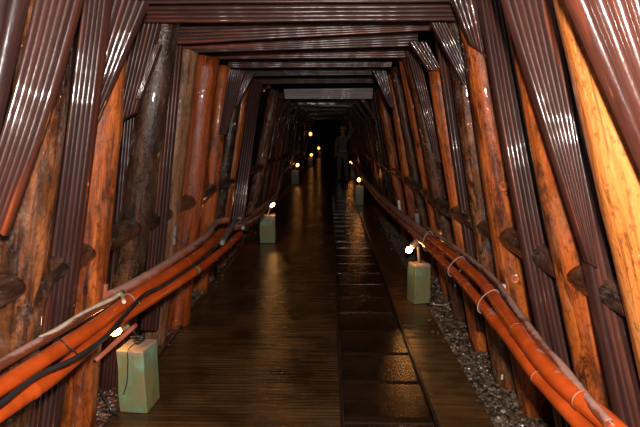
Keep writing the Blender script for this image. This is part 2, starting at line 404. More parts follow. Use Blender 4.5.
# knot with hollow on the ringed log, white tag at the foot of the dusty one
def knot(px, py, d, r):
    c = atY(px, py, d); n = (Vector((0, 0, H))-c).normalized()
    pts = []; vs, fs = [], []; K = 20; prof = [(1.55, -.012), (1.25, .004), (1., .008), (.75, .003), (.5, .005), (.32, -.004), (.01, -.010)]
    for rr, h in prof:
        for k in range(K): a = 2*PI*k/K; vs.append((r*rr*math.cos(a)*.9, r*rr*math.sin(a), h*1.3))
    for i in range(len(prof)-1):
        for k in range(K): k2 = (k+1) % K; fs.append((i*K+k, i*K+k2, (i+1)*K+k2, (i+1)*K+k))
    fs.append(tuple((len(prof)-1)*K+k for k in range(K)))
    return mesh('knot', vs, fs), frame(c, n)
def add_child_world(name, me, mat, parent, mw, label=None):
    o = link(name, me, mat, parent); bpy.context.view_layer.update()
    o.matrix_world = mw
    o.matrix_parent_inverse = Matrix(); o.matrix_basis = parent.matrix_world.inverted() @ mw
    if label: o['label'] = label
    return o
bpy.context.view_layer.update()
ringed = [o for o in C.objects if 'ringed knot' in str(o.get('label'))][0]
dd = LOGS[1][2][0]; rr_ = LOGS[1][2][3]
me, mw = knot(504, 186, dd-rr_*.97, .022); add_child_world('knot', me, LOG['orange'], ringed, mw)
me, mw = knot(515, 279, dd-rr_*.97, .020); add_child_world('knot', me, LOG['orange'], ringed, mw)
foot = [o for o in C.objects if 'foot stands clear' in str(o.get('label'))][0]
bm = bmesh.new(); box_bm(bm, -.006, .006, -.003, .003, -.016, .016, .002)
p = atY(502, 377, 2.86-.075); add_child_world('tag', bm_mesh('tag', bm), WHITE, foot, Matrix.Translation(p), 'small white tag')

# ------------------------------------------------------------------ grooved boards
def grooved(name, A0, A1, B0, B1, ribs, mat, label, cat='board', group=None, thick=.026, bow=0, bowz=0, rows=14, per=8, amp=.44):
    """A0,A1: upper edge left and right; B0,B1: lower edge left and right (world points)"""
    a, b_ = (A0+A1)/2, (B0+B1)/2
    ax = (a-b_); wd = ((A1-A0)+(B1-B0))/2
    n = ax.cross(wd).normalized()
    if n.dot(Vector((0, 0, H))-(a+b_)/2) < 0: n = -n
    pitch = wd.length/ribs
    F = frame(b_, ax, wd); Fi = F.inverted()
    vs, fs = [], []; cols = ribs*per
    sd = R.uniform(0, 50)
    for i in range(rows+1):
        t = i/rows
        P0, P1 = B0.lerp(A0, t), B1.lerp(A1, t)
        off = wd.normalized()*bow*math.sin(PI*t)+n*bowz*math.sin(PI*t)
        pt = (P1-P0).length/ribs
        for j in range(cols+1):
            s = j/cols; ph = (j % per)/per
            h = abs(math.sin(PI*ph))**.75 if j % per else 0
            w = .0015*noise.noise(Vector((s*6+sd, t*9, 0)))
            vs.append(Fi @ (P0.lerp(P1, s)+off+n*(h*pt*amp+w)))
        for s in (0, 1):
            vs.append(Fi @ ((P0 if s == 0 else P1)+off-n*thick))
    W = cols+3
    for i in range(rows):
        q, q2 = i*W, (i+1)*W
        for j in range(cols): fs.append((q+j, q+j+1, q2+j+1, q2+j))
        fs.append((q+cols, q+cols+2, q2+cols+2, q2+cols)); fs.append((q+cols+2, q+cols+1, q2+cols+1, q2+cols+2)); fs.append((q+cols+1, q, q2, q2+cols+1))
    for q in (0, rows*W): fs.append(tuple([q+j for j in range(cols+1)]+[q+cols+2, q+cols+1]))
    me = mesh(name, vs, fs)
    bm = bmesh.new(); bm.from_mesh(me); bmesh.ops.recalc_face_normals(bm, faces=bm.faces)
    for e in bm.edges:
        if len(e.link_faces) == 2 and e.calc_face_angle(0) > 1.0: e.smooth = False
    bm.to_mesh(me); bm.free()
    o = link(name, me, BRD[mat]); o.matrix_world = F
    return tag(o, label, cat, group)
def bpx(name, t0, t1, b0, b1, dt, db, ribs, mat, label, skew=0, **kw):
    """pixel corners; skew: how much nearer the outer (wall) edge is"""
    if kw.pop('align', True) and name == 'grooved_brace' and dt > 1.3:
        # long axis square to the line of sight: lower end shifted so the ribs catch the flash
        a_ = (atY(*t0, dt)+atY(*t1, dt))/2; best = None
        for k in range(-12, 13):
            q = db+k*.01; b_ = (atY(*b0, q)+atY(*b1, q))/2; m_ = (a_+b_)/2
            hv = ((Vector((0, 0, H))-m_).normalized()+(Vector((.06, -.05, 1.7))-m_).normalized()).normalized()
            v_ = abs((a_-b_).normalized().dot(hv))
            if best is None or v_ < best[0]: best = (v_, q)
        db = best[1]
    s0, s1 = (-skew, 0) if (t0[0]+t1[0])/2 < 320 else (0, -skew)
    return grooved(name, atY(*t0, dt+s0), atY(*t1, dt+s1), atY(*b0, db+s0), atY(*b1, db+s1), ribs, mat, label, **kw)
GW = 'upright grooved boards between the log posts'; GD = 'slanting grooved braces at the roof corners'; GC = 'grooved boards across the roof'
# left, near to far
bpx('grooved_brace', (-75,-45), (34,-45), (-90,215), (-24,215), 1.56, 1.57, 6, 'dull', 'broad brown grooved brace filling the top left corner of the picture', cat='brace', group=GD)
bpx('grooved_brace', (40,-25), (86,-25), (-22,205), (4,236), 1.60, 1.60, 6, 'rust', 'shiny grooved brace with white glints, second from the left edge', cat='brace', group=GD, bow=.012)
bpx('grooved_board', (86,-25), (110,-25), (24,470), (50,470), 2.02, 1.93, 5, 'plum', 'dark grooved upright board between the two nearest left log posts', cat='board', group=GW, thick=.05)
bpx('grooved_brace', (106,-2), (147,2), (74,146), (88,140), 2.14, 2.12, 6, 'plum', 'striped grooved brace fanning down from the left end of the first roof board', cat='brace', group=GD)
bpx('grooved_brace', (134,24), (160,24), (114,124), (136,112), 2.62, 2.62, 6, 'dull', 'dark grooved brace behind the tan log top, left of the long white glint', cat='brace', group=GD)
bpx('grooved_brace', (154,46), (161,44), (136,97), (140,99), 2.56, 2.54, 3, 'plum', 'small thin grooved brace with bright lines crossing the dark log', cat='brace', group=GD)
bpx('grooved_board', (128,70), (142,70), (98,420), (115,420), 2.85, 2.70, 5, 'dull', 'dark grooved upright board behind the left green block', group=GW, thick=.04)
bpx('grooved_board', (166,44), (182,46), (140,330), (157,330), 3.15, 3.08, 5, 'dull', 'dark grooved upright board between the dark log and the tan one', group=GW)
bpx('grooved_board', (229,69), (245,71), (219,134), (226,134), 4.45, 4.5, 7, 'plum', 'silvery fanned grooved board right of the glossy red-orange log', group=GW)
bpx('grooved_brace', (246,74), (255,73), (233,104), (237,106), 4.60, 4.55, 4, 'plum', 'small silvery grooved brace touching the fanned board at the left', cat='brace', group=GD)
bpx('grooved_board', (251,80), (262,82), (228,245), (240,245), 5.6, 5.3, 5, 'plum', 'grey grooved upright board with silver lines left of the thin red log', group=GW)
bpx('grooved_brace', (261,90), (270,84), (262,92), (272,87), 6.4, 6.4, 2, 'plum', 'tiny bright grooved offcut high in the left roof corner', cat='brace', group=GD)
# right
bpx('grooved_brace', (560,-25), (694,-25), (681,250), (745,250), 1.22, 1.16, 7, 'pink', 'wide pinkish shiny grooved brace in the top right corner of the picture', cat='brace', group=GD)
bpx('grooved_board', (540,-25), (556,-25), (632,470), (672,470), 1.75, 1.50, 5, 'plum', 'dark grooved upright board left of the bright amber log', group=GW, thick=.04, bow=-.02)
bpx('grooved_brace', (496,-25), (548,-25), (588,262), (598,268), 1.69, 1.62, 7, 'rust', 'long shiny grooved brace tapering down over the sparkling orange log', cat='brace', group=GD)
bpx('grooved_board', (476,-25), (500,-25), (564,450), (594,450), 2.28, 1.98, 6, 'plum', 'broad grooved upright board right of the ringed log', group=GW, thick=.04, bow=-.012)
bpx('grooved_brace', (450,-4), (484,-4), (470,44), (490,58), 2.40, 2.36, 6, 'plum', 'bright striped grooved brace at the right end of the first roof board', cat='brace', group=GD)
bpx('grooved_brace', (431,23), (447,23), (463,84), (475,84), 2.72, 2.66, 5, 'plum', 'bright striped grooved brace at the right end of the second roof board', cat='brace', group=GD)
bpx('grooved_board', (435,33), (449,33), (478,330), (492,330), 3.22, 3.05, 4, 'plum', 'narrow grooved upright board left of the dusty brown log', group=GW)
bpx('grooved_brace', (409,42), (427,42), (428,70), (442,70), 3.22, 3.18, 5, 'plum', 'short grooved brace with thick white lines on the square-topped log', cat='brace', group=GD)
bpx('grooved_brace', (408,56), (420,56), (436,162), (445,164), 3.80, 3.70, 5, 'plum', 'long thin grooved brace crossing the brown log left of the smooth orange one', cat='brace', group=GD)
bpx('grooved_board', (402,55), (410,55), (419,122), (426,122), 4.16, 4.1, 4, 'plum', 'silvery grooved board along the right edge of the curved orange log', group=GW)
bpx('grooved_brace', (372,71), (387,71), (390,107), (394,107), 4.95, 4.9, 5, 'plum', 'small triangular grooved brace over the far right log tops', cat='brace', group=GD)
# roof boards: (left x, y top, y bottom), (right x, y top, y bottom), depth of the near and far edge
def roof(l, r, d, label, mat='plum', ribs=5, dd=.07, **kw):
    (xl, tl, bl), (xr, tr, br) = l, r
    A0, A1, B0, B1 = atY(xl, tl, d), atY(xr, tr, d), atY(xl+1, bl, d+dd), atY(xr-1, br, d+dd)
    # run the board along its length: "upper edge" is the left end
    mat = {'plum': 'roof', 'rust': 'roof', 'black': 'dull'}.get(mat, mat)
    return grooved('roof_board', A0, B0, A1, B1, ribs, mat, label, cat='roof board', group=GC, rows=20, **kw)
roof((138,2,23), (456,0,21), 2.60, 'nearest grooved roof board, broad with five ribs, across the top of the picture', 'rust', 5)
roof((108,-13,4), (470,-14,2), 2.42, 'grooved roof board in shade at the very top edge of the picture', 'black', 5)
roof((163,26,45), (434,22,30), 2.98, 'second grooved roof board, tilted, behind the nearest one', 'plum', 5)
roof((172,47,53), (418,32,46), 3.32, 'third grooved roof board, reddish at its right end', 'rust', 5)
roof((196,54,59), (406,48,58), 3.95, 'fourth grooved roof board, with a pale line of light along it', 'plum', 4)
roof((228,60,68), (392,62,67), 4.6, 'fifth grooved roof board, dark, above the silvery fanned board', 'plum', 4)
roof((243,71,76), (380,69,75), 5.3, 'sixth grooved roof board, narrow and dark', 'black', 4)
roof((252,78,84), (378,77,83), 6.3, 'seventh grooved roof board, just above the silver one', 'black', 4)
roof((284,89,99), (373,88,99), 7.9, 'silver-grey flat roof board facing the viewer deep in the tunnel', 'grey', 6, dd=.03)

# ------------------------------------------------------------------ the far stretch of the tunnel
def far_post(side, y):
    x0 = wallx(side, -.05)+R.uniform(-.03, .03); r = R.uniform(.045, .066)
    tp = Vector((wallx(side, 2.14)+R.uniform(-.03, .03), y+R.uniform(-.03, .03), 2.14)); base = Vector((x0, y, -.05))
    u = (tp-base)/(tp.z-base.z)
    kind = R.choice(['orange', 'brown', 'brown', 'dark', 'dusty', 'red', 'dark'])
    seedc[0] += 1.37
    o = link('log_post', log_mesh((tp-base).length, r, r*.95, R.uniform(-.02, .02), seedc[0], 1, 12, 14), LOG[kind]); o.matrix_world = frame(base, tp-base)
    s = 'left' if side < 0 else 'right'
    tag(o, 'dim log post in the dark far stretch of the %s wall' % s, 'log post', 'far log posts of the %s wall' % s)
    LOGS[side].append((y, base, u, r))
for side, y0 in ((-1, 8.4), (1, 7.6)):
    y = y0; k = 0
    s = 'left' if side < 0 else 'right'
    while y < 25:
        far_post(side, y)
        if k % 2 == 0:
            yb = y+.19; w = .05
            f = lambda z, q: Vector((wallx(side, z)-side*(-.02)+0, yb+q, z))
            cx = lambda z: wallx(side, z)
            grooved('grooved_board', Vector((cx(2.1)-w, yb, 2.1)), Vector((cx(2.1)+w, yb+.02*side, 2.1)), Vector((cx(0)-w, yb, 0)), Vector((cx(0)+w, yb+.02*side, 0)), 4, 'black',
                    'dim grooved upright board far along the %s wall' % s, cat='board', group='far upright boards of the %s wall' % s, rows=6, per=6)
        if k % 3 == 1:
            a = Vector((wallx(side, 2.12)-side*.28, y-.12, 2.14)); b2 = Vector((wallx(side, 1.7)-side*.07, y-.10, 1.72))
            grooved('grooved_brace', a-Vector((.045, 0, 0)), a+Vector((.045, 0, 0)), b2-Vector((.03, 0, 0)), b2+Vector((.03, 0, 0)), 4, 'plum',
                    'small dim grooved brace in the far %s roof corner' % s, cat='brace', group='far braces of the %s roof corner' % s, rows=4, per=6)
        y += R.uniform(.42, .52)*(1.0 if y < 14 else 1.35); k += 1
y = 8.6
while y < 25:
    z = 2.13+R.uniform(-.015, .015); t = R.uniform(.03, .10)
    sk = R.uniform(-.08, .08)
    xl, xr = -.94, .71
    grooved('roof_board', Vector((xl, y-sk, z+t*.5)), Vector((xl, y-sk+.09, z-t*.5)), Vector((xr, y+sk, z+t*.5+R.uniform(-.02, .02))), Vector((xr, y+sk+.09, z-t*.5)), 4, 'plum',
            'dim grooved roof board in the far dark, past the silver one', cat='roof board', group='far grooved roof boards', rows=6, per=6)
    y += R.uniform(.42, .6)*(1 if y < 14 else 1.4)

# ------------------------------------------------------------------ spacer logs, coped onto the posts
def spacer(side, a, b, z, r, label, group):
    """a nearer post, b farther post"""
    def axis(p, zz): d, base, u, rr = p; return base+u*(zz-base.z)
    pa, pb = axis(a, z), axis(b, z); rows, sides = 10, 18
    o0 = Vector(((pa.x+pb.x)/2+side*-.004, 0, z))
    vs, fs = [], []
    rings = []
    for i in range(rows+1):
        t = i/rows
        for k in range(sides):
            ang = 2*PI*k/sides; q = r*(1+.06*noise.noise(Vector((math.cos(ang)*1.5+a[0]*7, math.sin(ang)*1.5, t*2))))
            c = pa.lerp(pb, t); x = c.x+side*-.004+q*math.cos(ang); zz = z+.9*q*math.sin(ang)
            ua = x-axis(a, zz).x; ub = x-axis(b, zz).x
            ya = pa.y+math.sqrt(max(a[3]**2*1.04-ua*ua, .0001))+.003; yb = pb.y-math.sqrt(max(b[3]**2*1.04-ub*ub, .0001))-.003
            vs.append(Vector((x, ya+(yb-ya)*t, zz)))
    for i in range(rows):
        for k in range(sides):
            k2 = (k+1) % sides; fs.append((i*sides+k, i*sides+k2, (i+1)*sides+k2, (i+1)*sides+k))
    fs.append(tuple(reversed(range(sides)))); fs.append(tuple(rows*sides+k for k in range(sides)))
    F = frame(Vector((pa.x, pa.y, z)), Vector((0, 1, 0)), Vector((1, 0, 0))); Fi = F.inverted()
    me = mesh('spacer_log', [Fi @ v for v in vs], fs); bm = bmesh.new(); bm.from_mesh(me); bmesh.ops.recalc_face_normals(bm, faces=bm.faces)
    for f in bm.faces:
        if len(f.verts) > 4: f.smooth = False
    bm.to_mesh(me); bm.free()
    o = link('spacer_log', me, LOG['spacer']); o.matrix_world = F
    tag(o, label, 'spacer log', group)
spl = {-1: ['at the left edge, butting on the thick mottled post', 'running to the bright orange-tan post', 'butting on the dark post with the white glint', 'butting on the tan-grey post', 'butting on the glossy red-orange post', 'behind the glossy red-orange post', 'beside the dark knotted post', 'beside the narrow orange post'],
       1: ['near the right edge behind the amber post', 'large and cut oval, butting on the sparkling orange post', 'butting on the ringed post above the rail', 'black and round, left of the ringed post', 'butting on the smooth orange post', 'butting on the brown post behind the smooth one', 'butting on the curved orange post', 'beside the slim grey-brown post']}
for side in (-1, 1):
    P = sorted(LOGS[side], key=lambda p: p[0]); s = 'left' if side < 0 else 'right'
    d0, b0, u0, r0 = P[0]
    near = (d0-.5, b0+Vector((0, -.5, 0)), u0, r0)
    seq = [near]+P
    for i in range(min(len(seq)-1, 22)):
        a, b_ = seq[i], seq[i+1]
        if b_[0]-a[0] < a[3]+b_[3]+.05: continue
        lab = spl[side][i] if i < len(spl[side]) else None
        spacer(side, a, b_, .97+R.uniform(-.02, .02), R.uniform(.056, .066), ('short dark spacer log '+lab) if lab else 'dim short spacer log in the far part of the %s wall' % s, 'spacer logs of the %s wall' % s)

# ------------------------------------------------------------------ handrails
def bamboo(name, pts, r, mat, label, nodes=.34, ph=.1, rings=True, sides=16, cat='bamboo pole', group=None):
    path = catmull(pts, 14)
    def rad(L):
        q = ((L-ph) % nodes); q = min(q, nodes-q); return r*(1+.13*math.exp(-(q/.010)**2))*(1-.0*L)
    # resample finely so that the nodes show
    fine = [path[0]]
    for p in path[1:]:
        seg = p-fine[-1]; n = max(1, int(seg.length/.012)) if path[0].y < 6 else 1
        a = fine[-1]
        for k in range(1, n+1): fine.append(a+seg*k/n)
    org = fine[0].copy()
    o = link(name, tube_mesh(name, [p-org for p in fine], rad, sides), mat); o.location = org; tag(o, label, cat, group)
    if rings:
        L = 0; prev = fine[0]; nxt = ph
        for i in range(1, len(fine)):
            L += (fine[i]-prev).length; prev = fine[i]
            if L >= nxt:
                nxt += nodes
                if L > 2.6: break
                d = (fine[i]-fine[i-1]).normalized(); c = fine[i]-org
                me = tube_mesh('node_ring', [c-d*.0035, c-d*.0015, c+d*.0015, c+d*.0035], lambda q: r*1.15, sides, False)
                me2 = link('node_ring', me, RING, o)
    return o
ZR, ZL = .72, .66
ru = [atZ(*p, ZR) for p in ((650,464), (612,426), (587,405), (555,377), (532,350), (505,313), (483,283), (458,260), (430,238))]
rl = [atZ(*p, ZL) for p in ((622,466), (577,420), (535,373), (512,342), (490,315), (470,290), (450,268), (425,243))]
rb = [atZ(*p, ZR+.02) for p in ((606,424), (582,397), (560,368), (538,343), (513,308), (490,277), (464,255), (440,238), (426,228))]
GR = 'painted bamboo poles of the right handrail'; GLF = 'painted bamboo poles of the left handrail'
bamboo('bamboo_pole', ru, .029, POLE, 'upper bright orange bamboo pole of the right handrail', .52, .28, group=GR)
bamboo('bamboo_pole', rl, .026, POLE, 'lower orange bamboo pole of the right handrail', .55, .46, group=GR)
rb = [p+Vector((.012, 0, -.004)) for p in rb]
bamboo('bamboo_pole', rb, .016, POLEB, 'thin grimy brown pole lying behind the upper pole of the right handrail', .4, .2, False, group=GR)
rf = [atZ(*p, .69) for p in ((434,240), (410,222), (390,206), (376,192), (366,181))]+[Vector((.66, 11.5, .68)), Vector((.66, 15, .67)), Vector((.64, 20, .67))]
bamboo('bamboo_pole', rf, .034, POLEP, 'dusty dark red pole carrying the right handrail on into the tunnel', .4, .1, False, group=GR)
rf2 = [atZ(*p, .63) for p in ((425,243), (408,228), (388,210), (374,195))]+[Vector((.62, 11.5, .62)), Vector((.61, 15, .61))]
bamboo('bamboo_pole', rf2, .026, POLED, 'lower dusty pole carrying the right handrail on past the lit block', .4, .1, False, group=GR)
lu = [atZ(*p, ZR) for p in ((-50,418), (0,387), (50,355), (100,322), (125,303), (152,285), (200,253), (222,232))]
ll = [atZ(*p, ZL) for p in ((-50,446), (0,413), (25,396), (50,379), (75,358), (100,336), (118,321), (135,310), (165,291), (200,268), (225,248), (240,234))]
lb = [atZ(*p, ZR+.015) for p in ((-50,405), (0,374), (50,344), (100,313), (128,296))]
bamboo('bamboo_pole', lu, .029, POLE, 'upper orange bamboo pole of the left handrail, under the cable', .6, .5, False, group=GLF)
bamboo('bamboo_pole', ll, .027, POLE, 'lower orange bamboo pole of the left handrail', .6, .3, False, group=GLF)
lb = [p+Vector((-.03, 0, .012)) for p in lb]
bamboo('bamboo_pole', lb, .019, POLEB, 'thin grimy brown pole along the back of the left handrail', .4, .2, False, group=GLF)
lm = [atZ(*p, .73) for p in ((112,300), (150,279), (180,259), (206,240), (216,226), (228,222))]
bamboo('bamboo_pole', [p+Vector((-.005, 0, .02)) for p in lm], .026, POLEP, 'dusty pinkish bamboo pole in the middle stretch of the left handrail', .45, .3, True, group=GLF)
lf = [atZ(*p, .69) for p in ((214,245), (236,225), (252,215), (266,204), (276,196))]+[Vector((-.93, 9.5, .70)), Vector((-1.0, 13, .70)), Vector((-1.0, 18, .70))]
bamboo('bamboo_pole', lf, .026, POLED, 'dark dusty pole carrying the left handrail on past the second lit block', .4, .1, False, group=GLF)

# wire ties
def tie(c, d, rx, rz, label, mat=TIE, tail=True):
    F = frame(c, d, Vector((1, 0, 0)))
    pts = []
    for k in range(25):
        a = 2*PI*k/24; pts.append(Vector((rx*math.cos(a), rz*math.sin(a), .006*math.sin(a*2))))
    if tail: pts += [Vector((rx+.01, .012, .006)), Vector((rx+.02, .03, .012))]
    o = link('wire_tie', tube_mesh('wire_tie', pts, .0028, 8), mat); o.matrix_world = F
    return tag(o, label, 'wire tie')
def near_pt(path, y):
    pp = catmull(path, 20); return min(pp, key=lambda p: abs(p.y-y))
for y, lab in ((2.35, 'pale wire tie wrapped round both right handrail poles beside the pale bracket'), (3.0, 'pale wire tie on the right handrail, second nearest'), (3.75, 'pale wire tie on the right handrail just before the lit block')):
    a, b_ = near_pt(ru, y), near_pt(rl, y); dirn = (near_pt(ru, y+.2)-near_pt(ru, y-.2)).normalized()
    dv = (b_-a); F = frame((a+b_)/2, dirn, dv)
    pts = []
    hw = dv.length/2+.033
    for k in range(29):
        q = 2*PI*k/28; pts.append(Vector((hw*math.cos(q), .034*math.sin(q)*(1.05), .006*math.sin(q*2))))
    o = link('wire_tie', tube_mesh('wire_tie', pts, .003, 8), TIE); o.matrix_world = F; tag(o, lab, 'wire tie', 'wire ties on the handrails')
for y, lab, mat in ((1.72, 'dark wire tie round the left handrail near the picture edge', CABLE), (2.25, 'pale wire tie round the left handrail before the bare bulb', TIE)):
    a = b_ = near_pt(lu, y); dirn = (near_pt(lu, y+.2)-near_pt(lu, y-.2)).normalized(); dv = Vector((1, 0, 0))
    pts = [Vector((.033*math.cos(2*PI*k/28), .033*math.sin(2*PI*k/28), .008*math.sin(4*PI*k/28))) for k in range(29)]+[Vector((.045, .01, .01)), Vector((.05, .03, .02))]
    o = link('wire_tie', tube_mesh('wire_tie', pts, .003, 8), mat); o.matrix_world = frame((a+b_)/2, dirn, dv); tag(o, lab, 'wire tie', 'wire ties on the handrails')
# green tape
c = near_pt(ll, 2.97); c2 = near_pt(ll, 3.05); dirn = (c2-c).normalized()
o = link('green_tape', tube_mesh('green_tape', [dirn*-.010, dirn*.010], .0295, 18, False), GREEN); o.location = c; tag(o, 'bright green tape wrapped round the lower left handrail pole', 'tape')

# cables
def cable(pts, r, mat, label, name='cable', cat='cable'):
    path = catmull(pts, 8); org = path[0].copy()
    o = link(name, tube_mesh(name, [p-org for p in path], r, 10), mat); o.location = org; return tag(o, label, cat)
cpx = ((-30,423), (0,404), (37,376), (75,358), (105,337), (125,314), (145,294), (165,284), (200,260), (222,240), (236,222), (252,214))
cable([(lambda p: p-(p-Vector((0,0,H))).normalized()*(.055))(atZ(px, py, .715)) for px, py in cpx], .0085, CABLE, 'thick black cable draped along the left handrail')
hpx = ((40,338), (58,329), (75,318), (95,307), (112,299), (121,294), (124,302))
cable([atZ(px, py, .76) for px, py in hpx], .009, HOSE, 'cream hose lying on the left handrail behind the poles', 'hose', 'hose')
kpx = [atY(98,338,2.36), atY(91,355,2.38), atY(92,372,2.42), atY(100,390,2.46), atZ(112,411,.03), atZ(119,416,.03)]
cable(kpx, .007, CABLE, 'black cable looping down from the metal tube to the ground at the left block')
kpx = [atZ(58,432,.03), atZ(72,417,.05), atZ(90,409,.05), atZ(105,411,.03), atZ(118,414,.03)]
cable(kpx, .006, CABLE, 'black cable lying on the ground at the bottom left')
cable([atZ(455,296,.03)+Vector((0,0,.0)), atZ(448,304,.05), atZ(440,305,.03), atZ(432,304,.03)], .003, WHITE, 'thin pale wire on the gravel right of the right block', 'wire', 'wire')
cable([atY(173,235,3.3), atY(182,243,3.25), atY(195,246,3.2), atY(204,240,3.2)], .004, CABLE, 'thin dark wire from the grey tag to the left handrail', 'wire', 'wire')
# twisted pipe scraps on the left rail beyond the green tape
for i, (pp, r, lab) in enumerate((([(222,243),(232,226),(236,219),(244,219),(243,228)], .016, 'bent grey pipe end looping over the left handrail'),
                    ([(236,228),(250,222),(262,214),(270,203),(274,196)], .018, 'dark bent pipe on the left handrail beside the second block'))):
    cable([atZ(px, py, .74) for px, py in pp], r, GREY if i == 0 else POLEB, lab, 'pipe', 'pipe')
# rusty metal tube resting at the block
a, b_ = atY(96,298+0,2.42), atY(132,270,2.62)
a, b_ = atY(95,361,2.20), atY(136,325,2.46)
path = [a.lerp(b_, k/8) for k in range(9)]; org = a.copy()
tb = link('metal_tube', tube_mesh('metal_tube', [p-org for p in path], .012, 14), PEG); tb.location = org; tag(tb, 'short rusty pinkish metal tube under the left handrail by the bulb', 'tube')
dv = (a-b_).normalized()
link('tube_hollow_shade', tube_mesh('tube_hollow_shade', [dv*.0005, dv*.002], .0085, 14), CABLE, tb)['label'] = 'dark disc for the shaded open end'  # black disc painted in for the shade inside the tube
# brackets nailed to the posts, behind the rail
def bracket(px, py, d, h, w, mat, label):
    c = atY(px, py, d); bm = bmesh.new(); box_bm(bm, -w/2, w/2, -.009, .009, -h, h*.45, .003)
    o = link('rail_bracket', bm_mesh('rail_bracket', bm), mat); o.location = c; o.rotation_euler = (0, .12 if px < 320 else -.12, 0); tag(o, label, 'bracket', 'small brackets behind the handrails')
bracket(104, 293, 2.28, .10, .032, PEG, 'pink wooden peg standing up behind the left handrail')
bracket(175, 232, 3.30, .09, .018, GREY, 'small grey tag on the tan post above the left handrail')
bracket(503, 292, 2.45, .09, .026, WHITE, 'pale bracket behind the right handrail below the ringed knot')
bracket(417, 218, 4.45, .10, .035, GREY, 'grey dusty bracket behind the right handrail past the block lamp')
bracket(399, 204, 5.9, .10, .03, WHITE, 'small pale bracket on the right handrail deep in the tunnel')

# ------------------------------------------------------------------ timber blocks and lamps
def block(x, y, w, dpt, h, rz, label, chip=True, group='green-stained blocks carrying lamps'):
    bm = bmesh.new(); box_bm(bm, -w/2, w/2, -dpt/2, dpt/2, .001, h)
    bmesh.ops.subdivide_edges(bm, edges=bm.edges[:], cuts=7, use_grid_fill=True)
    for v in bm.verts:
        n = noise.noise(Vector((v.co.x*9+x, v.co.y*9+y, v.co.z*6)))*.006
        # taper, softened arrises
        t = v.co.z/h; k = 1.015-.03*t+.02*math.sin(t*3)
        v.co.x *= k; v.co.y *= k; v.co += Vector((n, n*.7, n*.5 if v.co.z > .05 else 0))
        v.co.z = max(v.co.z, .001)
    o = link('timber_block', bm_mesh('timber_block', bm), GB)
    es = o.modifiers.new('b', 'BEVEL'); es.width = .006; es.segments = 2; es.limit_method = 'ANGLE'; es.angle_limit = 1.0
    o.location = (x, y, 0); o.rotation_euler = (0, 0, rz); return tag(o, label, 'block', group)
p = atZ(141, 404, 0)
BL = [(p.x+.0, p.y-.01, .155, .165, .355, -.10, 'large green-stained timber block at the lower left with a bare bulb on top')]
p = atZ(419, 303, 0); BL.append((p.x, p.y+.05,   .15, .15, .355, .32, 'green-stained timber block on the right side of the walkway with a lamp on top'))
p = atZ(267.5, 243, 0); BL.append((p.x, p.y+.08, .21, .18, .385, .04, 'small pale green block on the left, second along the walkway'))
p = atZ(359.5, 205, 0); BL.append((p.x, p.y+.09, .17, .17, .40, -.05, 'small dim block on the right, second along the walkway'))
p = atZ(295, 184, 0); BL.append((p.x, p.y+.09, .21, .18, .40, .05, 'tiny dim block on the left, third along the walkway'))
p = atZ(353, 178, 0); BL.append((p.x+.03, p.y+.09, .20, .18, .42, -.05, 'tiny dim block on the right, third, beside the standing figure'))
BL.append((-.90, 22.9, .2, .18, .40, 0, 'faint block far away on the left under a small light'))
BL.append((-.64, 31.0, .2, .18, .40, 0, 'faintest block, at the dark end of the tunnel'))
for a in BL: block(*a)
def plight(loc, e, r=.03, col=(1, .33, .07)):
    l = bpy.data.lights.new('lamp_light', 'POINT'); l.energy = e; l.shadow_soft_size = r; l.color = col
    o = bpy.data.objects.new('lamp_light', l); C.objects.link(o); o.location = loc; return o
def bulb_mesh(r, stretch=1.25, sides=16, rows=10):
    vs, fs = [], []
    for i in range(rows+1):
        t = i/rows; a = PI*t; rr = r*math.sin(a) if t < .6 else r*(math.sin(a)*.55+.42*(1-t)/.4+.02)
        z = -r*math.cos(a)*stretch
        for k in range(sides): q = 2*PI*k/sides; vs.append((max(rr, .0008)*math.cos(q), max(rr, .0008)*math.sin(q), z))
    for i in range(rows):
        for k in range(sides): k2 = (k+1) % sides; fs.append((i*sides+k, i*sides+k2, (i+1)*sides+k2, (i+1)*sides+k))
    return mesh('bulb', vs, fs)
def lamp(bulb_px, d, blk, rb, label, bright=False, e=1.0, elbow=None):
    """lamp on a block: stem and socket on the block top, bulb at its tip, leaning"""
    x, y, w, dp, h = BL[blk][:5]
    c = atY(*bulb_px, d); t = empty('block_lamp', (x, y, h)); tag(t, label, 'lamp', 'lamps standing on the blocks')
    o0 = Vector((x, y, h)); q = c-o0
    base = Vector((0, 0, .0))
    m1 = base.lerp(q, .5)+Vector((0, 0, .012))
    dv = (m1-q).normalized()
    if elbow:
        dv = (atY(*elbow, d+.04)-c).normalized(); e_ = q+dv*.09
        link('stem', tube_mesh('stem', catmull([base, base.lerp(e_, .6)+Vector((0, 0, -.004)), e_], 6), .013, 10), GREY, t)
    if not elbow: link('stem', tube_mesh('stem', catmull([base, m1, q], 6), .009, 10), WHITE, t)
    rs = .029 if elbow else .019; ls = .10 if elbow else .066
    link('socket', tube_mesh('socket', [q+dv*.010, q+dv*.016, q+dv*(ls-.006), q+dv*ls], lambda L: rs if L > .002 else rs*.7, 14), GREY, t)
    b_ = link('bulb', bulb_mesh(rb), BULBH if bright else (BULB if d < 19 else BULBF), t); b_.matrix_local = frame(q-dv*rb*.9, dv, Vector((1, .01, 0)))
    b_['label'] = 'glowing bulb'
    plight(c-dv*rb+Vector((0, -rb*1.6-.02, .02)), e if d < 12 else e*.25)
    return t
